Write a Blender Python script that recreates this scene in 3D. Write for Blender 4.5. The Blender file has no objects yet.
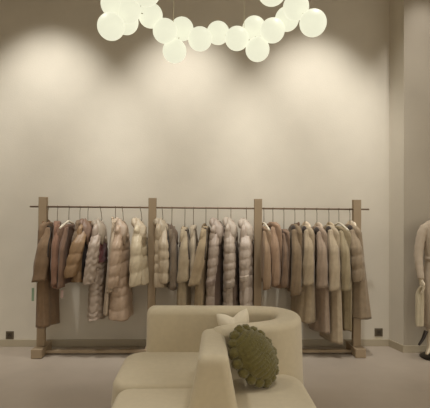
import bpy, math, random
from mathutils import Vector, Matrix
random.seed(7)
PI = math.pi
C = bpy.context.scene.collection
sc = bpy.context.scene

# ------------------------------------------------------------------ camera
F = 440.0
H = 1.52
yaw, pitch, roll = math.radians(1.8), math.radians(0.91), math.radians(0.47)
fwd = Vector((math.sin(yaw) * math.cos(pitch), math.cos(yaw) * math.cos(pitch), math.sin(pitch)))
rt0 = Vector((math.cos(yaw), -math.sin(yaw), 0))
up0 = rt0.cross(fwd)
rt = rt0 * math.cos(roll) + up0 * math.sin(roll)
up = up0 * math.cos(roll) - rt0 * math.sin(roll)
CAM = Vector((0, 0, H))
cd = bpy.data.cameras.new('camera')
cam = bpy.data.objects.new('camera', cd)
C.objects.link(cam)
M3 = Matrix((rt, up, -fwd)).transposed()
cam.matrix_world = Matrix.Translation(CAM) @ M3.to_4x4()
cd.sensor_fit = 'HORIZONTAL'
cd.sensor_width = 36
cd.lens = F / 430 * 36
cd.clip_start = 0.05
sc.camera = cam


def ray(px, py):
    return fwd + rt * ((px - 215) / F) - up * ((py - 204) / F)


def P(px, py, Y):
    d = ray(px, py)
    return CAM + d * (Y / d.y)


def PZ(px, py, z):
    d = ray(px, py)
    return CAM + d * ((z - H) / d.z)


# ------------------------------------------------------------------ materials
def lin(c):
    def f(v):
        v = v / 255
        return v / 12.92 if v <= .04045 else ((v + .055) / 1.055) ** 2.4
    return (f(c[0]), f(c[1]), f(c[2]), 1)


MC = {}


def mat(name, rgb, rough=.8, var=.08, nscale=14, bump=.0, bscale=200, sheen=0, metal=0, stretch=None, spec=.5, emit=0):
    if name in MC:
        return MC[name]
    m = bpy.data.materials.new(name)
    m.use_nodes = True
    nt = m.node_tree
    b = nt.nodes['Principled BSDF']
    b.inputs['Roughness'].default_value = rough
    b.inputs['Metallic'].default_value = metal
    b.inputs['Specular IOR Level'].default_value = spec
    if sheen:
        b.inputs['Sheen Weight'].default_value = sheen
    tc = nt.nodes.new('ShaderNodeTexCoord')
    mp = nt.nodes.new('ShaderNodeMapping')
    if stretch:
        mp.inputs['Scale'].default_value = stretch
    nt.links.new(tc.outputs['Object'], mp.inputs['Vector'])
    n = nt.nodes.new('ShaderNodeTexNoise')
    n.inputs['Scale'].default_value = nscale
    n.inputs['Detail'].default_value = 5
    nt.links.new(mp.outputs['Vector'], n.inputs['Vector'])
    r = nt.nodes.new('ShaderNodeValToRGB')
    c = lin(rgb)
    r.color_ramp.elements[0].position = .3
    r.color_ramp.elements[1].position = .7
    r.color_ramp.elements[0].color = tuple(v * (1 - var) for v in c[:3]) + (1,)
    r.color_ramp.elements[1].color = tuple(min(1, v * (1 + var)) for v in c[:3]) + (1,)
    nt.links.new(n.outputs['Fac'], r.inputs['Fac'])
    nt.links.new(r.outputs['Color'], b.inputs['Base Color'])
    if emit:
        b.inputs['Emission Color'].default_value = c
        b.inputs['Emission Strength'].default_value = emit
    if bump:
        n2 = nt.nodes.new('ShaderNodeTexNoise')
        n2.inputs['Scale'].default_value = bscale
        n2.inputs['Detail'].default_value = 3
        nt.links.new(mp.outputs['Vector'], n2.inputs['Vector'])
        bp = nt.nodes.new('ShaderNodeBump')
        bp.inputs['Strength'].default_value = bump
        bp.inputs['Distance'].default_value = .01
        nt.links.new(n2.outputs['Fac'], bp.inputs['Height'])
        nt.links.new(bp.outputs['Normal'], b.inputs['Normal'])
    MC[name] = m
    return m


def muted(rgb, k=.26, g=.97):
    y = rgb[0] * .3 + rgb[1] * .55 + rgb[2] * .15
    t = (y * 1.03, y, y * .92)
    return tuple(int(round(min(255, (a + (b - a) * k) * g))) for a, b in zip(rgb, t))


def cloth(rgb):
    rgb = muted(rgb)
    return mat('woven_%d_%d_%d' % rgb, rgb, .85, .09, 22, .25, 260, .15)


def nylon(rgb):
    rgb = muted(rgb)
    return mat('nylon_%d_%d_%d' % rgb, rgb, .48, .06, 30, .35, 45, 0)


# ------------------------------------------------------------------ mesh helpers
class MB:
    def __init__(s):
        s.v = []
        s.f = []

    def loft(s, rings, cap0=True, cap1=True, closed=True):
        n = len(rings[0])
        o = len(s.v)
        for r in rings:
            s.v += [Vector(p) for p in r]
        for i in range(len(rings) - 1):
            for j in range(n if closed else n - 1):
                a = o + i * n + j
                b = o + i * n + (j + 1) % n
                s.f.append((a, b, b + n, a + n))
        if cap0:
            s.f.append(tuple(o + j for j in reversed(range(n))))
        if cap1:
            k = o + (len(rings) - 1) * n
            s.f.append(tuple(k + j for j in range(n)))
        return s

    def tube(s, pts, rad, n=10):
        pts = [Vector(p) for p in pts]
        if not isinstance(rad, (list, tuple)):
            rad = [rad] * len(pts)
        rings = []
        ref = None
        for i, p in enumerate(pts):
            t = (pts[min(i + 1, len(pts) - 1)] - pts[max(i - 1, 0)]).normalized()
            if ref is None:
                ref = Vector((0, 0, 1)) if abs(t.z) < .9 else Vector((1, 0, 0))
            a = (ref - t * ref.dot(t)).normalized()
            ref = a
            b = t.cross(a)
            rings.append([p + a * (math.cos(2 * PI * k / n) * rad[i]) + b * (math.sin(2 * PI * k / n) * rad[i]) for k in range(n)])
        return s.loft(rings)

    def box(s, x0, x1, y0, y1, z0, z1):
        o = len(s.v)
        s.v += [Vector(p) for p in ((x0, y0, z0), (x1, y0, z0), (x1, y1, z0), (x0, y1, z0), (x0, y0, z1), (x1, y0, z1), (x1, y1, z1), (x0, y1, z1))]
        s.f += [tuple(o + i for i in q) for q in ((3, 2, 1, 0), (4, 5, 6, 7), (0, 1, 5, 4), (1, 2, 6, 5), (2, 3, 7, 6), (3, 0, 4, 7))]
        return s

    def sphere(s, c, r, nu=20, nv=12, fn=None):
        c = Vector(c)
        rings = []
        for i in range(nv + 1):
            ph = -PI / 2 + PI * min(max(i / nv, .004), .996)
            ring = []
            for j in range(nu):
                th = 2 * PI * j / nu
                d = Vector((math.cos(ph) * math.cos(th), math.cos(ph) * math.sin(th), math.sin(ph)))
                k = fn(d) if fn else 1
                ring.append(c + d * r * k)
            rings.append(ring)
        return s.loft(rings)


WO = {}


def obj(name, mb, material, parent=None, loc=None, smooth=True, bevel=0, sub=0):
    me = bpy.data.meshes.new(name)
    o = bpy.data.objects.new(name, me)
    if parent is not None:
        base = WO[parent]
        org = base
    else:
        org = Vector(loc) if loc is not None else Vector((0, 0, 0))
    me.from_pydata([tuple(v - org) for v in mb.v], [], mb.f)
    me.update()
    me.materials.append(material)
    if smooth:
        me.polygons.foreach_set('use_smooth', [True] * len(me.polygons))
    C.objects.link(o)
    if parent is not None:
        o.parent = parent
    else:
        o.location = org
    WO[o] = org
    if bevel:
        m = o.modifiers.new('bevel', 'BEVEL')
        m.width = bevel
        m.segments = 3
        m.limit_method = 'ANGLE'
        me.polygons.foreach_set('use_smooth', [False] * len(me.polygons))
    if sub:
        m = o.modifiers.new('sub', 'SUBSURF')
        m.levels = sub
        m.render_levels = sub
    return o


def thing(name, label, cat, loc, group=None):
    o = bpy.data.objects.new(name, None)
    o.empty_display_size = .05
    C.objects.link(o)
    o.location = loc
    WO[o] = Vector(loc)
    tag(o, label, cat, group)
    return o


def tag(o, label, cat, group=None):
    o['label'] = label
    o['category'] = cat
    if group:
        o['group'] = group


def struct(name, mb, m, bevel=0):
    o = obj(name, mb, m, smooth=False, bevel=bevel)
    o['kind'] = 'structure'
    return o


def lerp(a, b, t):
    return a + (b - a) * t


def interp(keys, s):
    for i in range(len(keys) - 1):
        if s <= keys[i + 1][0]:
            a, b = keys[i], keys[i + 1]
            t = (s - a[0]) / max(1e-9, b[0] - a[0])
            return [lerp(x, y, t) for x, y in zip(a[1:], b[1:])]
    return list(keys[-1][1:])


# ------------------------------------------------------------------ room
YW = 4.97
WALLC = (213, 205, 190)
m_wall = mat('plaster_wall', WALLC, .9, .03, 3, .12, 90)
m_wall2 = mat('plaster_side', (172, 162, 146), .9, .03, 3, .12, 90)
m_base = mat('skirting', (178, 166, 144), .6, .03, 4)
m_ceil = mat('ceiling_paint', (170, 160, 140), .95, .02, 3)
CZ = 4.5
xc0 = P(389, 340, YW).x
pc = PZ(403.5, 352.5, 0)
xc1, YR = pc.x, pc.y
XL, XR = -4.2, 4.6

# floor: large smooth microcement with faint tile tone
m_floor = bpy.data.materials.new('microcement_floor')
m_floor.use_nodes = True
nt = m_floor.node_tree
b = nt.nodes['Principled BSDF']
tc = nt.nodes.new('ShaderNodeTexCoord')
n1 = nt.nodes.new('ShaderNodeTexNoise')
n1.inputs['Scale'].default_value = 1.1
n1.inputs['Detail'].default_value = 8
n1.inputs['Roughness'].default_value = .6
nt.links.new(tc.outputs['Object'], n1.inputs['Vector'])
rp = nt.nodes.new('ShaderNodeValToRGB')
rp.color_ramp.elements[0].position = .3
rp.color_ramp.elements[1].position = .72
rp.color_ramp.elements[0].color = lin((166, 153, 139))
rp.color_ramp.elements[1].color = lin((182, 169, 154))
nt.links.new(n1.outputs['Fac'], rp.inputs['Fac'])
nt.links.new(rp.outputs['Color'], b.inputs['Base Color'])
n2 = nt.nodes.new('ShaderNodeTexNoise')
n2.inputs['Scale'].default_value = 5
n2.inputs['Detail'].default_value = 4
nt.links.new(tc.outputs['Object'], n2.inputs['Vector'])
r2 = nt.nodes.new('ShaderNodeMapRange')
r2.inputs['To Min'].default_value = .34
r2.inputs['To Max'].default_value = .5
nt.links.new(n2.outputs['Fac'], r2.inputs['Value'])
nt.links.new(r2.outputs['Result'], b.inputs['Roughness'])
b.inputs['Specular IOR Level'].default_value = .35

mb = MB().box(XL - 3, XR + 3, -9, YW + .1, -.1, 0)
struct('floor', mb, m_floor)
mb = MB().box(XL, xc0, YW, YW + .12, 0, CZ)
struct('wall_back', mb, m_wall)
# slanted pier between the rear wall and the projecting side panel
mb = MB()
mb.loft([[(xc0, YW, z), (xc1, YR, z), (xc1, YW + .12, z), (xc0, YW + .12, z)] for z in (0, CZ)])
struct('wall_pier', mb, m_wall)
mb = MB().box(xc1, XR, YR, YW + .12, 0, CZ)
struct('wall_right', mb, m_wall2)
mb = MB().box(XL - .12, XL, -1.5, YW + .12, 0, CZ)
struct('wall_left', mb, m_wall)
mb = MB().box(XL - .12, XR, -1.5, YW + .12, CZ, CZ + .1)
struct('ceiling', mb, m_ceil)
struct('trim_light_block', MB().box(XL - .12, XR, -1.62, -1.5, 2.9, CZ), m_ceil)  # unseen header, added to hold front ambient light off the upper wall
# skirting
bh, bt = .078, .014
struct('baseboard_back', MB().box(XL, xc0 - .004, YW - bt, YW, 0, bh), m_base, .003)
d = Vector((xc1 - xc0, YR - YW, 0)).normalized()
nn = Vector((d.y, -d.x, 0))
a, bb = Vector((xc0, YW, 0)), Vector((xc1, YR, 0))
mb = MB()
q = [a + nn * bt, bb + nn * bt + d * .0, bb, a]
mb.loft([[p + Vector((0, 0, z)) for p in q] for z in (0, bh)])
struct('baseboard_pier', mb, m_base)
struct('baseboard_right', MB().box(xc1 - .01, XR, YR - bt, YR, 0, bh), m_base, .003)


# wall sockets
def socket(x0, x1, y0, y1, label):
    a, b2 = P(x0, y1, YW), P(x1, y0, YW)
    cx, cz = (a.x + b2.x) / 2, (a.z + b2.z) / 2
    hw = (b2.x - a.x) / 2
    t = thing('wall_socket', label, 'socket', (cx, YW, cz), 'wall sockets')
    obj('plate', MB().box(cx - hw, cx + hw, YW - .009, YW, cz - hw, cz + hw), mat('socket_metal', (96, 84, 66), .5, .04), t, bevel=.003)
    obj('insert', MB().box(cx - hw * .62, cx + hw * .62, YW - .013, YW - .008, cz - hw * .62, cz + hw * .62), mat('socket_insert', (70, 60, 46), .4, .04), t, bevel=.002)
    k = MB()
    for sx, sz in ((-.2, 0), (.2, 0), (0, .25)):
        k.box(cx + sx * hw - .004, cx + sx * hw + .004, YW - .0145, YW - .0128, cz + sz * hw - .008, cz + sz * hw + .008)
    obj('contacts', k, mat('socket_dark', (30, 26, 22), .4), t, smooth=False)
    return t


socket(6, 14, 331, 339, 'bronze square wall socket left of the clothes rack')
socket(374.5, 382.5, 328, 336.5, 'bronze square wall socket right of the clothes rack near the pier')
a = P(375.5, 340.2, YW)
b2 = P(381.5, 337.6, YW)
o = obj('socket_sticker', MB().box(a.x, b2.x, YW - .003, YW - .0005, a.z, b2.z), mat('sticker', (205, 196, 172), .6), loc=None, bevel=.001)
tag(o, 'small pale sticker on the wall just under the right socket', 'sticker')

# ------------------------------------------------------------------ clothes rack
YK = 4.69
rail_z = P(200, 208, YK).z
m_post = mat('rack_greige', (158, 138, 112), .65, .05, 6, stretch=(1, 1, .2))
m_rail = mat('rail_bronze', (120, 98, 78), .45, .05, 20, metal=.3)
rx0, rx1 = P(30, 207, YK).x, P(369, 209, YK).x
rack = thing('clothes_rack', 'long greige clothes rack of four posts and one thin bronze rail', 'clothes rack', ((rx0 + rx1) / 2, YK, 0))
post_top = P(200, 198.4, YK).z
fl = .34
for px in (41, 151.3, 257.8, 357.3):
    x = P(px, 290, YK - .03).x
    ft = MB().box(x - .055, x + .055, YK - fl / 2 + .03, YK + fl / 2 + .0, 0.004, .094)
    obj('foot', ft, m_post, rack, bevel=.004)
    obj('post', MB().box(x - .0405, x + .0405, YK - .03, YK + .03, .094, post_top), m_post, rack, bevel=.003)
obj('rail', MB().tube([(rx0, YK, rail_z), (rx1, YK, rail_z)], .0088, 14), m_rail, rack)
xa, xb = P(41, 290, YK).x, P(357.3, 290, YK).x
obj('crossbar', MB().box(xa, xb, YK - .02, YK + .02, .02, .05), m_post, rack, bevel=.003)

# ------------------------------------------------------------------ garments
m_hook = mat('hanger_steel', (120, 105, 86), .4, .05, metal=.5)
m_bar = mat('hanger_white', (215, 205, 185), .5, .04)
HG = 'hangers on the bronze rail'
GG = 'garments on the clothes rack'


def ring_uv(org, ua, va, w, t, off, z, n=44, p=.8):
    out = []
    for k in range(n):
        th = 2 * PI * k / n
        c, s_ = math.cos(th), math.sin(th)
        dv, du = math.copysign(abs(c) ** p, c), math.copysign(abs(s_) ** p, s_)
        o = off(th) if off else 0
        q = org + va * (dv * t + c * o) + ua * (du * w + s_ * o)
        out.append(Vector((q.x, q.y, z)))
    return out


def garment(kind, label, cat, hook, short, top, hem, cuff, shoulder, col, puff=0, chev=0, hood=None, collar=None,
            lining=None, dark_line=None, w=.185, wh=None, t0=.05, alpha=None, cuffband=None, barshow=0, sw=None, back=True,
            hang=None, fold=.009, tag_px=None, slv=None, hang_lean=0, button=0, dy=0, fs=1, neckdark=None, wk=.8):
    """hook: px of the hanger hook on the rail; top: px row of the neck; hem=(xl,xr,y); cuff=(xl,xr,y); shoulder=(x,y)"""
    Ys0 = YK + dy
    hk = P(hook, 208, YK)
    X0 = hk.x
    z0 = P(hook, top, YK).z
    if alpha is None:
        sx = P(shoulder[0], shoulder[1], YK - w).x
        alpha = math.asin(max(-.6, min(.6, (X0 - sx) / w)))
    ua = Vector((math.sin(alpha), math.cos(alpha), 0))
    va = Vector((math.cos(alpha), -math.sin(alpha), 0))
    hc = P((hem[0] + hem[1]) / 2, hem[2], YK - .06)
    E = abs(P(hem[1], hem[2], YK - .06).x - P(hem[0], hem[2], YK - .06).x) / 2
    wh = wh or w * 1.02
    sa = abs(math.sin(alpha))
    wh = min(wh, wk * E / max(sa, .05))
    th_ = max(.03, math.sqrt(max(0, E * E - (wh * sa) ** 2)) / math.cos(alpha))
    zh = hc.z
    root = thing(kind, label, cat, (hc.x, YK, zh), GG)
    m = nylon(col) if puff else cloth(col)
    rnd = random.Random(int(hook * 10))
    ph1, ph2 = rnd.random() * 6, rnd.random() * 6
    L = z0 - zh
    keys = [(0, .05, .032), (.014, .085, .034), (.03, .125, .035), (.055, w * .9, t0 * .66), (.085, w, t0 * .74), (.22, w, t0), 
            (max(.5, L), wh, th_)]
    keys[-1] = (L, wh, th_)
    nz = max(36, int(puff * 12))
    depths = [0, .007, .014, .022, .03, .042, .055, .07, .085] + [lerp(.1, L, i / nz) for i in range(nz + 1)]
    k1 = rnd.choice((4, 5, 6))

    def prof(dz):
        ww, tt = interp(keys, dz)
        s = max(0, (dz - .1) / (L - .1))

        def off(th):
            o = fold * s * math.cos(k1 * th + ph1 + 1.5 * s) + fold * .5 * s * math.cos((2 * k1 + 1) * th + ph2)
            if puff:
                zz = s * puff + .12 * math.sin(2 * th + ph1) + .2 * math.sin(1.7 * s * puff + ph2)
                if chev:
                    u = (th / (2 * PI) * chev) % 1
                    zz += .55 * abs(2 * u - 1)
                fz = abs(math.sin(PI * zz)) ** .42
                o += (.010 if chev else .012) * fz * min(1, dz / .1) - .008 + .002 * math.sin(9 * th + 5 * zz)
            return o
        cx = Vector((lerp(X0, hc.x, min(1, max(0, dz / L))), Ys0, 0))
        return cx, ww, tt, off
    rings = []
    for dz in depths:
        cx, ww, tt, off = prof(dz)
        rings.append(ring_uv(cx, ua, va, ww, tt, off, z0 - dz))
    cx, ww, tt, off = prof(L)
    # uneven hem
    rings[-1] = [p + Vector((0, 0, .006 * math.sin(3 * 2 * PI * i / 44 + ph1))) for i, p in enumerate(rings[-1])]
    rings.append(ring_uv(cx, ua, va, ww - .008, max(.01, tt - .008), off, zh + .012))
    rings.append(ring_uv(cx, ua, va, ww * .9, max(.01, tt * .85), off, zh + .05))
    body = obj('body', MB().loft(rings), m, root)

    # sleeves
    yS = Ys0 - w * math.cos(alpha)
    S = P(lerp(shoulder[0], hook, .32), min(shoulder[1] - 5, top + 7), yS)
    Cc = P((cuff[0] + cuff[1]) / 2, cuff[2], yS - .02)
    rc = (P(cuff[1], cuff[2], yS - .02).x - P(cuff[0], cuff[2], yS - .02).x) / 2
    rs = sw / 2 / F * YK if sw else max(rc * 1.0, .05)
    nS = max(22, int((slv or puff) * 9))

    def sleeve(S, Cc, ydir, rs, rc, mm, name):
        rings = []
        Ls = S.z - Cc.z
        mid = (S + Cc) / 2 + Vector((.006, ydir * .022, 0))
        sp = slv or puff
        y_in = S.y - ydir * .075
        for i in range(-6, nS + 1):
            s = max(0, i / nS)
            p = S * (1 - s) ** 2 + mid * 2 * s * (1 - s) + Cc * s * s
            e = min(1, s / .34)
            e = e * e * (3 - 2 * e)
            p.y = lerp(y_in, p.y, e)
            k = interp([(0, .46), (.1, .64), (.28, .84), (.62, 1.02), (1, .97)], s)[0]
            if i < 0:
                a = (-i) / 6
                k *= math.sqrt(max(0.02, 1 - a * a))
                p = p + Vector(((X0 - S.x) * .35 * a, -ydir * .03 * a, .024 * a))
            r = lerp(rs, rc, s) * k
            ry = lerp(.062, .05, s) * max(k, .3)

            def off(th):
                o = .004 * math.cos(3 * th + ph2 + 3 * s) * min(1, 3 * s) + .003 * math.cos(7 * th + ph1 + 9 * s)
                if sp:
                    zz = s * sp + .03 * math.sin(th + ph1) + .10 * math.sin(2.1 * s * sp + ph2)
                    if chev:
                        u = (th / (2 * PI) * 4) % 1
                        zz += .6 * abs(2 * u - 1)
                    f = abs(math.sin(PI * zz)) ** .42
                    o += (.0115 * f - .008 + .0015 * math.sin(6 * th + 7 * zz)) * k
                else:
                    o += .004 * math.sin(18 * s + ph1) * max(0, s - .2)
                return o
            ring = []
            for q in range(32):
                th = 2 * PI * q / 32
                o_ = off(th)
                ring.append(p + Vector((math.cos(th) * (r + o_), math.sin(th) * (ry + o_), .012 * math.cos(th) * s)))
            rings.append(ring)
        last = rings[-1]
        cen = sum(last, Vector()) / len(last)
        rings.append([cen + (q - cen) * .8 + Vector((0, 0, .002)) for q in last])
        rings.append([cen + (q - cen) * .72 + Vector((0, 0, .05)) for q in last])
        so = obj(name, MB().loft(rings), mm, root)
        if cuffband and ydir < 0:
            k = len(rings) - 3
            rr = []
            for j in range(max(0, k - int(nS * .1) - 1), k + 1):
                rg = rings[j]
                cen2 = sum(rg, Vector()) / len(rg)
                rr.append([cen2 + (q - cen2) * 1.07 for q in rg])
            obj('cuff', MB().loft(rr), (nylon if puff else cloth)(cuffband), so)
        return so, rings
    so, srings = sleeve(S, Cc, -1, rs, rc, m, 'sleeve')
    if back:
        S2 = Vector((X0 + math.sin(alpha) * w * .8, Ys0 + w * .72, z0 - .06))
        C2 = Vector((lerp(X0, hc.x, .6) + math.sin(alpha) * w * .8, Ys0 + w * .72, Cc.z + .02))
        sleeve(S2, C2, 1, .045, .042, m, 'sleeve')
    if dark_line:
        pts = [srings[j][18] for j in range(12, 1, -1)]
        pts += [srings[1][a] + Vector((0, 0, .006)) for a in (19, 22, 25, 28)]
        pts += [srings[j][30] for j in range(2, int(len(srings) * .62))]
        pts = [p + Vector((0, -.003, 0)) for p in pts]
        obj('sleeve_line', MB().tube(pts, .006, 8), cloth(dark_line), so)  # dark line over the sleeve head and down its side
    # front opening with visible lining
    if lining:
        lc, s0, s1, a0, a1 = lining
        rr = []
        for i in range(25):
            dz = lerp(s0 * L, s1 * L, i / 24)
            cx, ww, tt, off = prof(dz)
            tap = min(1, .25 + 2.2 * i / 24)
            row = []
            for j in range(13):
                th = lerp(a0, lerp(a0, a1, tap), j / 12)
                c, s_ = fs * math.cos(th), math.sin(th)
                p_ = .8
                o_ = off(th) + .007 - .004 * abs(j - 6) / 6
                q = cx + va * (math.copysign(abs(c) ** p_, c) * tt + c * o_) + ua * (math.copysign(abs(s_) ** p_, s_) * ww + s_ * o_)
                row.append(Vector((q.x, q.y, z0 - dz)))
            rr.append(row)
        obj('lining', MB().loft(rr, False, False, closed=False), cloth(lc), root)
    if button:
        for i in range(button):
            dz = lerp(.2, .75, i / max(1, button - 1)) * L
            cx, ww, tt, off = prof(dz)
            th = -.55
            o_ = off(th) + .006
            q = cx + va * (abs(math.cos(th)) ** .8 * tt + math.cos(th) * o_) + ua * (-abs(math.sin(th)) ** .8 * ww + math.sin(th) * o_)
            obj('button', MB().sphere((q.x, q.y, z0 - dz), .008, 10, 6), cloth((60, 48, 40)), root)

    vf = va * fs

    def yoke(name, mm, r0, au, bv, drop, zc, bumps, shrink=.45, squash=1.25):
        rings = []
        N = 48
        for i in range(N):
            f = 2 * PI * i / N
            fr = (math.cos(f) + 1) / 2
            cen = Vector((X0, Ys0, 0)) + ua * (au * math.sin(f) * (1 - .25 * fr)) + vf * (bv * math.cos(f))
            cz = zc - drop * fr ** 1.5 + .012 * math.sin(2 * f + ph1)
            rad = vf * math.cos(f) + ua * math.sin(f)
            rad.normalize()
            r = r0 * (1 - shrink * fr) * (1 + .10 * abs(math.sin(bumps * f + ph2)))
            rings.append([Vector((cen.x, cen.y, cz)) + rad * (math.cos(a) * r) + Vector((0, 0, math.sin(a) * r * squash)) for a in [2 * PI * k / 14 for k in range(14)]])
        rings.append(rings[0])
        return obj(name, MB().loft(rings, False, False), mm, root)
    if hood:
        hcol, r0 = hood
        mm = (nylon if puff else cloth)(hcol)
        h = yoke('hood', mm, r0 * .8, .085, .05, .17, z0 - .022, 3, .25, 1.25)
        # the slumped pouch of the hood, hanging in a soft point beside the sleeve
        pr = []
        for i in range(15):
            g = i / 14
            wv = interp([(0, .012), (.08, .036), (.25, .058), (.5, .052), (.8, .026), (1, .008)], g)[0] * r0 / .044
            cen = Vector((X0, Ys0, 0)) + va * lerp(.012, .062, g ** .8) - ua * lerp(.06, .115, min(1, g * 1.6))
            zz = z0 + .012 - .25 * g
            row = []
            for q in range(26):
                th = 2 * PI * q / 26
                o_ = 1 + .07 * math.sin(3 * th + 5 * g + ph1) + .05 * math.sin(7 * th + ph2 + 9 * g)
                pp = cen + va * (math.cos(th) * wv * o_) + ua * (math.sin(th) * (wv * .8 + .012) * o_)
                row.append(Vector((pp.x, pp.y, zz - .02 * math.cos(th) * (1 - g))))
            pr.append(row)
        obj('hood_pouch', MB().loft(pr), mm, h)
    if neckdark:
        cpos = Vector((X0, Ys0, z0 - .05)) + vf * .036 - ua * .055
        obj('neck_shade', MB().sphere(cpos, 1, 18, 12, lambda d: 1 / math.sqrt((d.x / .026) ** 2 + (d.y / .05) ** 2 + (d.z / .042) ** 2)), cloth(neckdark), root)  # dark solid standing in for the shade inside the neck opening
    if collar:
        ccol, r0 = collar
        yoke('collar', mat('collar_%d_%d_%d' % ccol, ccol, .85, .06, 30, .2, 260), r0 * .6, .085, .030, .11, z0 - .004, 1, .05, 2.0)
    if tag_px:
        tx0, tx1, ty0, ty1, tcol = tag_px
        Yt = yS - .035
        a, b_ = P(tx0, ty1, Yt), P(tx1, ty0, Yt)
        mbt = MB().box(a.x, b_.x, Yt - .001, Yt + .001, a.z, b_.z)
        tg = obj('price_tag', mbt, mat('tag_%d_%d_%d' % tcol, tcol, .5, .03), root, smooth=False)
        ct = Vector(((a.x + b_.x) / 2, Yt, b_.z))
        obj('tag_string', MB().tube([ct - Vector((0, 0, .004)), (ct * .4 + Cc * .6), Cc + Vector((0, 0, .04))], .0015, 6), m_bar, tg)
    # hanger
    hr = thing('clothes_hanger', 'slim hanger holding the ' + short, 'hanger', (X0, YK, rail_z), HG)
    lean = hang_lean / F * YK
    rr = .0145
    pts = []
    for i in range(13):
        a = math.radians(205 - 205 * i / 12)
        pts.append((X0, YK + math.cos(a) * rr, rail_z - .0035 + math.sin(a) * rr))
    pts += [(X0 + lean * .1, YK + .013, rail_z - .018), (X0 + lean * .3, YK + .006, rail_z - .032), (X0 + lean * .6, YK, rail_z - .05), (X0 + lean, YK, z0 + .02), (X0 + lean * .5, YK, z0 - .006 + barshow)]
    obj('hook', MB().tube(pts, .0034, 8), m_hook, hr)
    pts = []
    rad = []
    for i in range(-8, 9):
        f = i / 8
        q = Vector((X0, YK, 0)) + ua * (f * w * .82)
        pts.append((q.x, q.y, z0 - .012 + barshow - (.05 + barshow * .6) * abs(f) ** 1.3))
        rad.append(.009 + .004 * abs(f))
    obj('shoulder_bar', MB().tube(pts, rad, 10), m_bar, hr)
    return root


# ---- first bay
garment('coat', 'long taupe brown coat at the left end of the rack with dark armhole edge', 'coat', 48, 'long taupe coat at the left end', 222,
        (38.5, 54, 326), (32, 47, 281), (44.5, 236), (138, 104, 70), dark_line=(40, 30, 26), alpha=.27, wk=.93, w=.15, sw=13, t0=.055, collar=((128, 96, 66), .016),
        tag_px=(31.6, 34.2, 288, 301, (130, 150, 124)))
garment('sweater', 'rust brown knit top right of the long taupe coat', 'sweater', 57.5, 'rust knit top beside the taupe coat', 221,
        (51, 60, 287), (51.5, 57.5, 285), (54.5, 231), (142, 96, 72), sw=7, t0=.035, w=.17)
garment('sweater', 'brown long sleeved top between the rust top and the camel puffer, white hanger showing', 'sweater', 69, 'brown top with white hanger showing', 224,
        (60, 71, 284), (57.5, 64, 288), (61.5, 234), (128, 92, 68), sw=8, t0=.04, barshow=.042, w=.17, alpha=.4,
        tag_px=(60.5, 63.5, 290, 298, (176, 150, 140)))
garment('jacket', 'dark camel jacket half hidden behind the camel puffer', 'jacket', 80, 'dark camel jacket behind the camel puffer', 220,
        (73, 85, 277), (70, 77, 270), (76, 229), (122, 94, 66), sw=9, t0=.045, w=.15)
garment('puffer_jacket', 'short camel puffer jacket with brown hood and fat quilted sleeve', 'jacket', 88, 'camel puffer jacket', 221,
        (73, 92, 281), (64, 77, 277), (79, 232), (156, 118, 80), puff=4, hood=((134, 100, 80), .043), sw=15, t0=.06,
        lining=((52, 38, 32), .1, .95, -1.0, .25))
garment('puffer_coat', 'silver taupe chevron quilted puffer coat with burgundy lining', 'coat', 100, 'silver taupe chevron quilted coat', 221,
        (88, 104, 318), (83, 94, 284), (94.5, 236), (176, 155, 138), puff=13, chev=6, hood=((168, 150, 130), .042), sw=13, t0=.062, slv=7,
        lining=((120, 50, 52), .16, .42, -1.0, .35), hang_lean=2)
garment('coat', 'slim pale beige coat squeezed between the chevron quilted coat and the rosy puffer', 'coat', 115.5, 'slim pale beige coat', 219,
        (103, 111, 314), (107, 113, 292), (113, 228), (184, 160, 134), sw=6, t0=.03, w=.15, collar=((184, 164, 140), .014))
garment('puffer_coat', 'long rosy beige puffer coat with drooping hood', 'coat', 122, 'long rosy beige puffer coat', 221,
        (110, 131, 318), (107, 118, 288), (116.5, 238), (188, 156, 130), puff=8, hood=((184, 158, 136), .045), sw=12, t0=.06, slv=5, hang_lean=1.5)
garment('puffer_jacket', 'short cream puffer jacket just left of the second rack post', 'jacket', 140, 'cream puffer jacket left of the second post', 221,
        (131, 150, 283), (129, 141, 286), (135.5, 238), (208, 188, 156), puff=4, hood=((200, 180, 152), .046), sw=13, t0=.065, hang_lean=2)
# ---- second bay
garment('puffer_jacket', 'short beige puffer jacket just right of the second rack post', 'jacket', 162, 'beige puffer jacket right of the second post', 220,
        (155, 170, 286), (160, 170, 283), (164, 236), (192, 170, 142), puff=5, hood=((186, 168, 142), .044), sw=11, t0=.06, hang_lean=1, alpha=.15, dark_line=(70, 56, 46))
garment('parka', 'dark taupe hooded parka between the beige puffer and the edged cardigan coat', 'jacket', 172, 'dark taupe hooded parka', 226,
        (169, 178, 288), (169.5, 176, 288), (173.5, 238), (128, 106, 84), hood=((112, 88, 68), .036), sw=8, t0=.04, alpha=.05)
garment('coat', 'sand cardigan coat with dark edged shoulder left of the slim pale top', 'coat', 185, 'sand cardigan coat with dark edge', 227,
        (177, 190, 306), (176.5, 188, 282), (184.5, 238), (178, 156, 124), sw=11, t0=.05, dark_line=(62, 48, 40), alpha=.15, collar=((178, 160, 132), .014))
garment('sweater', 'slim pale oatmeal top between two dark edged coats', 'sweater', 193.5, 'slim pale oatmeal top', 225,
        (188, 197, 279), (189, 195, 276), (192.5, 236), (184, 166, 140), sw=7, t0=.035, w=.16, alpha=.1)
garment('coat', 'honey beige coat with a long slanting sleeve and dark edged shoulder', 'coat', 206, 'honey beige coat with slanting sleeve', 226,
        (195, 209, 306), (188, 200, 285), (203.5, 236), (172, 146, 110), sw=11, t0=.05, dark_line=(66, 52, 42), collar=((122, 104, 78), .02), alpha=.25)
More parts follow.
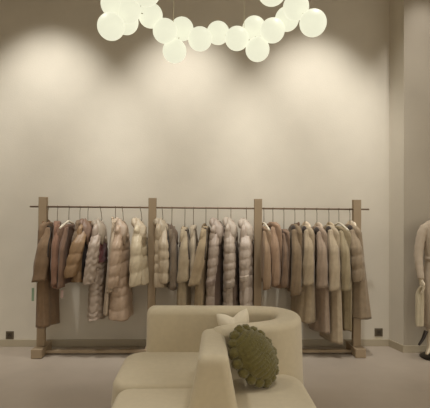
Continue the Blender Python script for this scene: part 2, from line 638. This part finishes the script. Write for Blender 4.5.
garment('puffer_coat', 'mauve beige long puffer coat with dark brown front right of the honey coat', 'coat', 218, 'mauve beige puffer coat with dark front', 221,
        (206, 224, 312), (206, 214, 286), (214.5, 236), (176, 154, 140), puff=9, hood=((178, 158, 144), .044), sw=12, t0=.06, slv=6, alpha=.34,
        lining=((112, 86, 72), .12, 1, -1.0, .35), cuffband=(150, 128, 116))
garment('puffer_coat', 'pale mauve puffer coat, middle of the three mauve puffers left of the third post', 'coat', 231, 'middle one of three mauve puffer coats', 220,
        (224, 241, 312), (225, 234, 288), (229, 236), (184, 164, 148), puff=8, hood=((188, 170, 154), .044), sw=13, t0=.06, slv=7, alpha=.3,
        lining=((118, 94, 80), .12, 1, -.9, .35), cuffband=(158, 138, 122))
garment('puffer_coat', 'pinkish beige puffer coat touching the third rack post on its left', 'coat', 246.5, 'pinkish puffer coat left of the third post', 221,
        (240, 255, 312), (240.5, 248, 281), (245, 236), (190, 170, 156), puff=7, hood=((194, 176, 162), .046), sw=14, t0=.062, slv=5, alpha=.3,
        cuffband=(196, 178, 162))
garment_last_bay = True
# ---- third bay
garment('sweater', 'caramel knit top with fringe hem right of the third rack post', 'sweater', 264, 'caramel fringed knit top', 226,
        (259, 271, 279), (263, 271, 289), (266.5, 238), (160, 126, 94), sw=7, t0=.04, barshow=.045, w=.165, alpha=-.3, fs=-1)
garment('sweater', 'tan rose knit sweater between the caramel fringed top and the dark slim top', 'sweater', 273, 'tan rose knit sweater', 222,
        (269, 282, 287), (271, 280.5, 285), (275, 236), (166, 128, 98), sw=9, t0=.042, w=.165, alpha=-.36)
garment('sweater', 'slim dark brown top left of the olive brown jacket', 'sweater', 284, 'slim dark brown top', 229,
        (279, 288, 286), (280.5, 287.5, 287), (285.5, 240), (132, 100, 74), sw=5.5, t0=.03, w=.16, alpha=-.2)
garment('jacket', 'olive brown jacket with a straight long sleeve, left of the light collared coats', 'jacket', 295, 'olive brown jacket', 224,
        (286, 302, 290), (290.5, 301, 295), (296, 236), (136, 110, 78), sw=10, t0=.05, collar=((104, 78, 58), .02), alpha=-.15, neckdark=(66, 50, 40), fs=-1)
garment('coat', 'long sand coat with cream collar right of the olive brown jacket', 'coat', 305, 'sand coat with cream collar', 225,
        (294, 314, 321), (302, 314, 285), (310, 236), (176, 152, 120), sw=10, t0=.055, collar=((222, 204, 178), .026), alpha=-.27, wh=.16, neckdark=(66, 50, 40), fs=-1)
garment('coat', 'long grey mauve coat right of the sand coat', 'coat', 317, 'long grey mauve coat', 226,
        (313, 327, 331), (316.5, 328, 287), (323, 240), (164, 138, 116), sw=9, t0=.05, collar=((204, 186, 164), .026), alpha=-.27, neckdark=(66, 50, 40), fs=-1)
garment('coat', 'longest pale beige coat on the rack, hem nearest the floor', 'coat', 329, 'longest pale beige coat', 225,
        (326, 339, 341), (328.5, 339, 290), (334.5, 236), (186, 164, 134), sw=11, t0=.05, collar=((196, 178, 150), .022), alpha=-.25, neckdark=(66, 50, 40), fs=-1)
garment('coat', 'olive beige coat with white hanger showing, second garment from the right end', 'coat', 339, 'olive beige coat second from the right end', 226,
        (339, 350, 330), (341.5, 351, 290), (346, 240), (168, 148, 112), sw=9, t0=.045, barshow=.045, alpha=-.36, fs=-1)
garment('puffer_coat', 'taupe coat with pale collar and puffed upper sleeve at the right end', 'coat', 350, 'taupe coat at the right end', 224,
        (347, 369, 317), (352.5, 364, 281), (357, 238), (158, 134, 106), slv=4, collar=((228, 212, 188), .026), sw=12, t0=.055, alpha=-.27, wh=.17, neckdark=(66, 50, 40), fs=-1)

# ------------------------------------------------------------------ sofa
m_sofa = mat('sofa_boucle', (204, 190, 162), .95, .03, 30, .2, 320, .2)
ZS, ZT = .42, .745


def seat(name, x0, x1, y0, y1, z0, z1, R, e, parent, dome=.018):
    def outline(ins, z, sx=1):
        pts = []
        r = max(.02, R - ins)
        for cx, cy, a0 in ((x1 - R, y1 - R, 0), (x0 + R, y1 - R, 90), (x0 + R, y0 + R, 180), (x1 - R, y0 + R, 270)):
            for k in range(9):
                a = math.radians(a0 + 90 * k / 8)
                pts.append(Vector((cx + r * math.cos(a), cy + r * math.sin(a), z)))
        return pts
    rings = [outline(.012, z0), outline(0, z0 + .02), outline(-.008, (z0 + z1) / 2)]
    for k in range(8):
        a = PI / 2 * k / 7
        rings.append(outline(e * (1 - math.cos(a)), z1 - e + e * math.sin(a)))
    cen = Vector(((x0 + x1) / 2, (y0 + y1) / 2, 0))
    lastr = rings[-1]
    for k in (.85, .65, .4, .15, .02):
        rings.append([Vector((cen.x + (p.x - cen.x) * k, cen.y + (p.y - cen.y) * k, z1 + dome * (1 - k * k))) for p in lastr])
    return obj(name, MB().loft(rings), m_sofa, parent)


def catmull(pts, n):
    out = []
    P_ = [pts[0]] + list(pts) + [pts[-1]]
    for i in range(1, len(P_) - 2):
        p0, p1, p2, p3 = [Vector(P_[i + k]) for k in (-1, 0, 1, 2)]
        for j in range(n):
            t = j / n
            out.append(.5 * ((2 * p1) + (p2 - p0) * t + (2 * p0 - 5 * p1 + 4 * p2 - p3) * t * t + (3 * p1 - p0 - 3 * p2 + p3) * t ** 3))
    out.append(Vector(pts[-1]))
    return out


def ribbon(name, path, wt, wb, z0, zt, R_, parent):
    r = R_
    """path: plan points (x,y); wt/wb: half widths at top and bottom per point via interp keys"""
    n = len(path)
    secs = []

    def sec(p, nrm, s, shrink):
        a, b_ = interp(wt, s)[0], interp(wb, s)[0]
        z1 = zt - shrink
        pr = []
        r = min(R_, (a - shrink) * .85)
        for k in range(5):
            f = k / 4
            pr.append((-lerp(b_, a, f ** .8) + shrink, lerp(z0, z1 - r, f)))
        for k in range(1, 8):
            an = PI - PI / 2 * k / 7
            pr.append((-a + shrink + r + r * math.cos(an), z1 - r + r * math.sin(an)))
        pr2 = [(-x, z) for x, z in reversed(pr)]
        pr.append((0, z1 + .006))
        return [Vector((p.x, p.y, z)) + nrm * x for x, z in pr + pr2]
    for i in range(n):
        t = (path[min(n - 1, i + 1)] - path[max(0, i - 1)]).normalized()
        nrm = Vector((-t.y, t.x, 0))
        s = i / (n - 1)
        if i == 0:
            for k in range(7):
                a = PI / 2 * k / 7
                secs.append(sec(path[0] - t * (r * math.cos(a)), nrm, 0, r * (1 - math.sin(a))))
        secs.append(sec(path[i], nrm, s, 0))
        if i == n - 1:
            for k in range(6, -1, -1):
                a = PI / 2 * k / 7
                secs.append(sec(path[i] + t * (r * math.cos(a)), nrm, 1, r * (1 - math.sin(a))))
    return obj(name, MB().loft(secs), m_sofa, parent)


def XY(px, Y, z=.6):
    d = ray(px, 300)
    return Vector((d.x * Y / d.y, Y, 0))


sofa = thing('sofa', 'cream serpentine two sided sofa with curved backrest in front of the rack', 'sofa', (XY(215, 3.0).x, 3.0, 0))
p = [XY(154, 3.55), XY(185, 3.55), XY(225, 3.55), XY(256, 3.54), XY(277, 3.48), XY(287, 3.37), XY(288, 3.25), XY(282, 3.13), XY(267, 3.05), XY(248, 3.0), XY(232, 2.965), XY(221, 2.92)]
ribbon('backrest', catmull(p, 7), [(0, .095), (.6, .095), (1, .08)], [(0, .125), (1, .12)], .09, ZT + .004, .05, sofa)
p = [XY(213.5, 2.96), XY(213.5, 2.8), XY(213.8, 2.6), XY(214, 2.445)]
ribbon('divider', catmull(p, 6), [(0, .078), (1, .088)], [(0, .19), (1, .225)], .09, ZT - .018, .045, sofa)
xl = XY(117, 3.05).x
seat('seat_cushion', xl, XY(214, 3.1).x, 2.79, 3.50, .09, ZS, .16, .05, sofa)
seat('seat_cushion', XY(107, 2.41).x, XY(213, 2.5).x, 1.98, 2.79, .09, ZS - .002, .10, .045, sofa)
seat('seat_cushion', XY(216, 2.7).x, XY(309, 2.75).x, 2.0, 3.02, .09, ZS + .005, .16, .06, sofa)
mp_ = mat('sofa_plinth', (60, 52, 44), .7)
obj('plinth', MB().box(xl + .06, XY(300, 2.75).x - .05, 2.06, 3.5, 0, .09), mp_, sofa, smooth=False)

# star shaped white pillow tucked in the hollow behind the divider
def star_pillow(c, R, thick, rotm, label):
    rings = []
    c = Vector(c)
    N = 60

    def rad(a):
        k = (a / (2 * PI) * 5) % 1
        tri = abs(2 * k - 1)
        return R * (.56 + .44 * tri ** 1.25)
    prof = [(.02, 1), (.3, .96), (.6, .82), (.85, .5), (.97, .2), (1, 0)]
    allp = [(k, t) for k, t in prof] + [(k, -t) for k, t in reversed(prof[:-1])]
    for k, t in allp:
        rings.append([c + rotm @ Vector((rad(a) * k * math.cos(a), rad(a) * k * math.sin(a), t * thick)) for a in [2 * PI * j / N + .001 for j in range(N)]])
    o = obj('star_pillow', MB().loft(rings), mat('white_pillow', (226, 214, 190), .9, .03, 30, .15, 300, .2), loc=c)
    tag(o, label, 'pillow')
    return o


ctr = P(236, 332.5, 3.21)
rotm = Matrix.Rotation(math.radians(64), 3, 'X') @ Matrix.Rotation(math.radians(54 + 10), 3, 'Z')
star_pillow(ctr, .195, .05, rotm, 'white star shaped pillow peeking up behind the sofa divider')

# green chunky knit pillow with pompom edge
m_green = mat('green_chenille', (112, 102, 52), .95, .16, 45, .7, 180, .3)
gc = P(254.5, 355, 2.75)
nrm = Vector((.50, -.72, .46)).normalized()
mj = P(272, 373, 2.76) - P(241, 329, 2.76)
ax = (mj - nrm * mj.dot(nrm)).normalized()
ay = nrm.cross(ax)
gp = thing('knit_pillow', 'olive green chunky knit pillow with pompom edge leaning in the sofa corner', 'pillow', gc)
rings = []
A, B, T = .158, .128, .078
NV = 44
for i in range(NV + 1):
    f = lerp(-PI / 2 + .03, PI / 2 - .03, i / NV)
    ring = []
    for j in range(80):
        th = 2 * PI * j / 80
        q = math.cos(f) ** .75
        lx, ly, lz = A * q * math.cos(th), B * q * math.sin(th), T * math.sin(f)
        # knitted ribs run across the long axis
        ribs = (.013 * abs(math.sin(lx * 120 + .5 * math.sin(ly * 40)))) + .003 * abs(math.sin(ly * 160 + lx * 60))
        dd = Vector((lx / A ** 2, ly / B ** 2, lz / T ** 2)).normalized()
        l = Vector((lx, ly, lz)) + dd * ribs
        ring.append(gc + ax * l.x + ay * l.y + nrm * l.z)
    rings.append(ring)
obj('knit_cover', MB().loft(rings), m_green, gp)
NP = 17
rp_ = random.Random(4)
for k in range(NP):
    th = 2 * PI * k / NP
    c = gc + ax * (math.cos(th) * (A + .012)) + ay * (math.sin(th) * (B + .012)) - nrm * .006
    r = .034 + rp_.uniform(-.003, .003)
    s1 = rp_.random() * 6
    obj('pompom', MB().sphere(c, r, 22, 14, lambda d: 1 + .11 * math.sin(9 * d.x + s1) * math.sin(8 * d.y + s1) + .08 * math.sin(11 * d.z + 2 * s1)), m_green, gp)

# ------------------------------------------------------------------ chandelier
def glow(name, rgb, st):
    m = bpy.data.materials.new(name)
    m.use_nodes = True
    b = m.node_tree.nodes['Principled BSDF']
    b.inputs['Base Color'].default_value = lin((120, 120, 105))
    b.inputs['Roughness'].default_value = .5
    b.inputs['Emission Color'].default_value = lin(rgb)
    b.inputs['Emission Strength'].default_value = st
    return m


m_glow = glow('opal_glass', (250, 249, 222), .83)
GD = .166
globes = [(111, 26.5, .02), (114, 4, .05), (128, 10, -.07), (126, 22, .1), (146, -9, -.5), (150.5, 15.5, .0), (165, 31, -.05), (182, 29, .07),
          (174.5, 51, .0), (200, 39, -.05), (218, 33, .07), (237, 38.5, -.05), (254, 28, .06), (257.5, 49.5, -.02), (272.5, 30.5, -.04),
          (287, 19, .08), (296, 7, -.08), (313, 23, .0), (272, -9, -.5)]
cx0 = 212
pts3 = []
for x, y, dd in globes:
    k = max(-1, min(1, (x - cx0) / 106))
    D = 2.5 + .6 * math.sqrt(max(0, 1 - k * k)) + dd
    pts3.append(P(x, y, D))
# near half of the ring, above the frame
cen = P(212, 25, 2.5)
zc = sum(q.z for q in pts3) / len(pts3)
for k in range(9):
    a = math.radians(217 + 106 * k / 8)
    pts3.append(Vector((cen.x + .6 * math.cos(a), 2.5 + .6 * math.sin(a), zc + .05 * (-1) ** k)))
ch = thing('chandelier', 'ring chandelier of glowing white glass globes hanging above the sofa', 'chandelier', (cen.x, 2.5, zc))
for q in pts3:
    obj('globe', MB().sphere(q, GD / 2, 32, 20), m_glow, ch)
m_metal = mat('chandelier_metal', (200, 190, 165), .4, .03, metal=.6)
mbr = MB()
order = sorted(pts3, key=lambda q: math.atan2(q.y - 2.5, q.x - cen.x))
far = [q for q in order if q.y > 2.5]
far = sorted(far, key=lambda q: q.x)
near = [q for q in order if q.y <= 2.36]
mbr.tube(far, .0025, 8)
mbr.tube(sorted(near, key=lambda q: q.x), .004, 8)
obj('ring_frame', mbr, m_metal, ch)
for px, pyb in ((173.5, 30), (244, 33)):
    q = P(px, pyb, 3.05)
    obj('suspension_wire', MB().tube([q, (q.x, q.y, CZ)], .0018, 6), m_metal, ch)
for sx in (-1, 1):
    obj('suspension_wire', MB().tube([(cen.x + sx * .42, 2.08, zc), (cen.x + sx * .42, 2.08, CZ)], .0018, 6), m_metal, ch)

# ------------------------------------------------------------------ shop mannequin at the right edge
YM = YR - .2
mx = P(438, 250, YM).x
mq = thing('mannequin', 'headless mannequin in a pale rose long sleeved dress at the right edge', 'mannequin', (mx, YM, 0))
m_skin = mat('mannequin_skin', (214, 200, 176), .5, .03)
m_dress = mat('rose_dress', (184, 168, 148), .85, .05, 18, .25, 260, .15)
m_shoe = mat('dark_shoe', (48, 40, 34), .4)


def pz(y):
    return P(425, y, YM).z


zs = pz(222)


def ell(cx, cy, rx, ry, z, n=32, fold=0, k=7):
    return [Vector((cx + math.cos(a) * (rx + fold * math.cos(k * a)), cy + math.sin(a) * (ry + fold * math.cos(k * a)), z)) for a in [2 * PI * j / n for j in range(n)]]


# body: neck, torso, legs as one skinned figure
vs = [(0, 0, .86), (0, 0, 1.02), (0, 0, 1.18), (0, 0, 1.34), (0, 0, 1.42), (0, 0, 1.5),
      (-.08, 0, .82), (-.085, -.01, .48), (-.09, 0, .20), (-.10, -.03, .13), (-.155, -.06, .06),
      (.08, 0, .82), (.085, -.01, .48), (.09, 0, .20), (.10, -.03, .13), (.13, -.10, .06)]
ed = [(0, 1), (1, 2), (2, 3), (3, 4), (4, 5), (0, 6), (6, 7), (7, 8), (8, 9), (9, 10), (0, 11), (11, 12), (12, 13), (13, 14), (14, 15)]
rd = [.13, .10, .115, .12, .06, .045, .085, .055, .034, .032, .02, .085, .055, .034, .032, .02]
me = bpy.data.meshes.new('figure')
me.from_pydata(vs, ed, [])
body = bpy.data.objects.new('figure', me)
C.objects.link(body)
body.parent = mq
WO[body] = WO[mq]
sk = body.modifiers.new('skin', 'SKIN')
for i, r in enumerate(rd):
    me.skin_vertices[0].data[i].radius = (r, r * .8)
me.skin_vertices[0].data[0].use_root = True
sb = body.modifiers.new('sub', 'SUBSURF')
sb.levels = sb.render_levels = 2
me.materials.append(m_skin)

rings = []
hemz = pz(327)
for z, rx, ry in ((zs + .035, .05, .045), (zs + .022, .075, .055), (zs + .005, .12, .07), (zs - .03, .155, .085), (zs - .08, .165, .1), (zs - .2, .155, .11), (zs - .33, .13, .095), (zs - .42, .125, .095),
                  (zs - .55, .15, .115), (zs - .7, .155, .12), (zs - .85, .15, .12), (hemz + .08, .145, .12), (hemz, .145, .12)):
    s = max(0, (zs - z) / (zs - hemz))
    rings.append(ell(mx, YM, rx, ry, z, 36, .008 * s))
rings.append(ell(mx, YM, .135, .11, hemz + .01, 36, .008))
rings.append(ell(mx, YM, .12, .1, hemz + .05, 36, .008))
dress = obj('dress', MB().loft(rings), m_dress, mq)
obj('belt', MB().loft([ell(mx, YM, .134, .1, z, 36) for z in (zs - .4, zs - .36)]), m_dress, dress)


def arm(side):
    pts = []
    if side < 0:
        kp = [(428.5, 224.5, .0), (423, 231, -.01), (420, 242, -.02), (418.5, 256, -.04), (419.5, 268, -.07), (421, 279, -.1)]
        raw = [P(x, y, YM + dy) for x, y, dy in kp]
    else:
        raw = [Vector((mx + .12, YM, zs - .025)), Vector((mx + .18, YM, zs - .09)), Vector((mx + .2, YM + .01, zs - .2)), Vector((mx + .21, YM, zs - .32)), Vector((mx + .2, YM - .04, zs - .44)), Vector((mx + .19, YM - .07, zs - .56))]
    path = catmull(raw, 6)
    n = len(path)
    rad = [interp([(0, .03), (.12, .05), (.5, .045), (.75, .038), (.95, .033), (1, .03)], i / (n - 1))[0] * (1 + .05 * math.sin(i * 1.9)) for i in range(n)]
    obj('sleeve', MB().tube(path, rad, 16), m_dress, dress)
    # hand: palm with five fingers, rooted in the cuff
    w_ = path[-1]
    dr = (path[-1] - path[-3]).normalized()
    hv = [w_ - dr * .02, w_ + dr * .03, w_ + dr * .085]
    mb = MB()
    sidev = Vector((0, -1, 0))
    sidev = (sidev - dr * sidev.dot(dr)).normalized()
    nv = dr.cross(sidev)
    prs = []
    for d_, ra, rb in ((-.02, .02, .018), (.02, .026, .016), (.05, .036, .014), (.085, .037, .012), (.092, .03, .008)):
        cc = w_ + dr * d_
        prs.append([cc + sidev * (ra * math.cos(a)) + nv * (rb * math.sin(a)) for a in [2 * PI * j / 14 for j in range(14)]])
    mb.loft(prs)
    for f, (o_, ln) in enumerate(((-.028, .06), (-.01, .074), (.009, .07), (.027, .056))):
        b0 = w_ + dr * .075 + sidev * o_
        b1 = b0 + dr * ln * .5
        b2_ = b1 + (dr + nv * .5).normalized() * ln * .3
        b3 = b2_ + (dr + nv * .9).normalized() * ln * .3
        mb.tube([b0, b1, b2_, b3], [.009, .0085, .0075, .005], 8)
    b0 = w_ + dr * .03 + sidev * .025
    b1 = b0 + (sidev + dr * 1.1).normalized() * .035
    b2_ = b1 + (dr + sidev * .3 + nv * .5).normalized() * .03
    mb.tube([b0, b1, b2_], [.012, .010, .006], 8)
    obj('hand', mb, m_skin, mq)
    return w_ + dr * .1


hp = arm(-1)
arm(1)
# pointed dark shoes
for sx, tx, ty in ((-1, -.165, -.07), (1, .14, -.13)):
    a = Vector((mx + sx * .09, YM - .0, .205))
    if sx < 0:
        a = P(426, 331, YM - .02)
        tip = P(418.8, 345, YM - .05)
    else:
        tip = Vector((mx + tx, YM + ty, .09))
    mid = (a + tip) / 2 + Vector((.006, 0, -.008))
    obj('shoe', MB().tube(catmull([a, mid, tip], 6), [lerp(.022, .011, i / 12) for i in range(13)], 12), m_shoe, mq)
bx = mx
by = P(421, 356, YM).y
rb = .15
ctrb = Vector((PZ(421, 356.5, .012).x + rb, PZ(421, 356.5, .012).y, 0))
mbb = MB()
mbb.loft([ell(ctrb.x, ctrb.y, r, r, z, 48) for r, z in ((rb - .003, 0), (rb, .003), (rb, .011), (rb - .004, .014))])
obj('base_plate', mbb, mat('dark_steel', (52, 45, 38), .4, metal=.5), mq)
obj('stand_rod', MB().tube([(mx + .02, YM, .01), (mx + .02, YM, .86)], .01, 10), mat('dark_steel', (52, 45, 38)), mq)

# scarf held in the mannequin hand
sc_top = hp
pa = [P(421, 284, YM - .1), P(420, 292, YM - .1), P(419.8, 305, YM - .1), P(419.6, 318, YM - .1), P(419.6, 326, YM - .1)]
pa[0] = Vector((hp.x, hp.y, hp.z + .03))
path = catmull(pa, 6)
rings = []
for i, q in enumerate(path):
    s = i / (len(path) - 1)
    rx = lerp(.026, .041, min(1, s * 3))
    rings.append([q + Vector((math.cos(a) * (rx + .004 * math.cos(6 * a + 3 * s)), math.sin(a) * (.02 + .005 * math.cos(5 * a)), 0)) for a in [2 * PI * j / 28 for j in range(28)]])
o = obj('scarf', MB().loft(rings), mat('cream_scarf', (192, 180, 154), .9, .04, 20, .2, 260, .2), loc=path[-1])
tag(o, 'long cream scarf hanging from the hand of the mannequin', 'scarf')

# ------------------------------------------------------------------ light
def spot(px, Y, z, aim, energy, size, blend, rad=.05, col=(1, .90, .74)):
    ld = bpy.data.lights.new('ceiling_or_fill_spot', 'SPOT')
    ld.energy = energy
    ld.spot_size = math.radians(size)
    ld.spot_blend = blend
    ld.shadow_soft_size = rad
    ld.color = col
    lo = bpy.data.objects.new('ceiling_or_fill_spot', ld)
    C.objects.link(lo)
    x = P(px, 100, YW).x if not isinstance(px, Vector) else px.x
    lo.location = (x, Y, z)
    dv = Vector(aim) - Vector((aim[0] if False else 0, 0, 0))
    tgt = Vector((x + aim[0], aim[1], aim[2]))
    lo.rotation_euler = (tgt - Vector(lo.location)).to_track_quat('-Z', 'Y').to_euler()
    return lo


SW = (1, .985, .93)
for px in (50, 183, 312):
    spot(px, 3.75, 4.42, (0, YW, 1.9), 240, 62, .9, .06, SW)
spot(-90, 3.75, 4.42, (0, YW, 2.0), 100, 62, .9, .06, SW)
spot(411, 4.2, 4.42, (0.0, YR, 2.9), 48, 50, .95, .04, (1, .97, .93))
spot(385, 3.4, 4.42, (0.12, YW, 1.6), 70, 56, .95, .05, SW)  # added fill spot to brighten the pier, no fitting behind it
for px, Y, e in ((60, 2.7, 185), (300, 2.7, 120)):  # added fill from above that lifts the sofa seats
    spot(px, Y, 4.42, (0, Y, 0), e, 80, .9, .15, SW)
w = bpy.data.worlds.new('world')
sc.world = w
w.use_nodes = True
w.node_tree.nodes['Background'].inputs['Color'].default_value = (1, .92, .77, 1)
w.node_tree.nodes['Background'].inputs['Strength'].default_value = 1.02

sc.view_settings.view_transform = 'Standard'
sc.view_settings.look = 'None'
sc.view_settings.gamma = 1
sc.view_settings.exposure = 0
sc.view_settings.use_curve_mapping = False
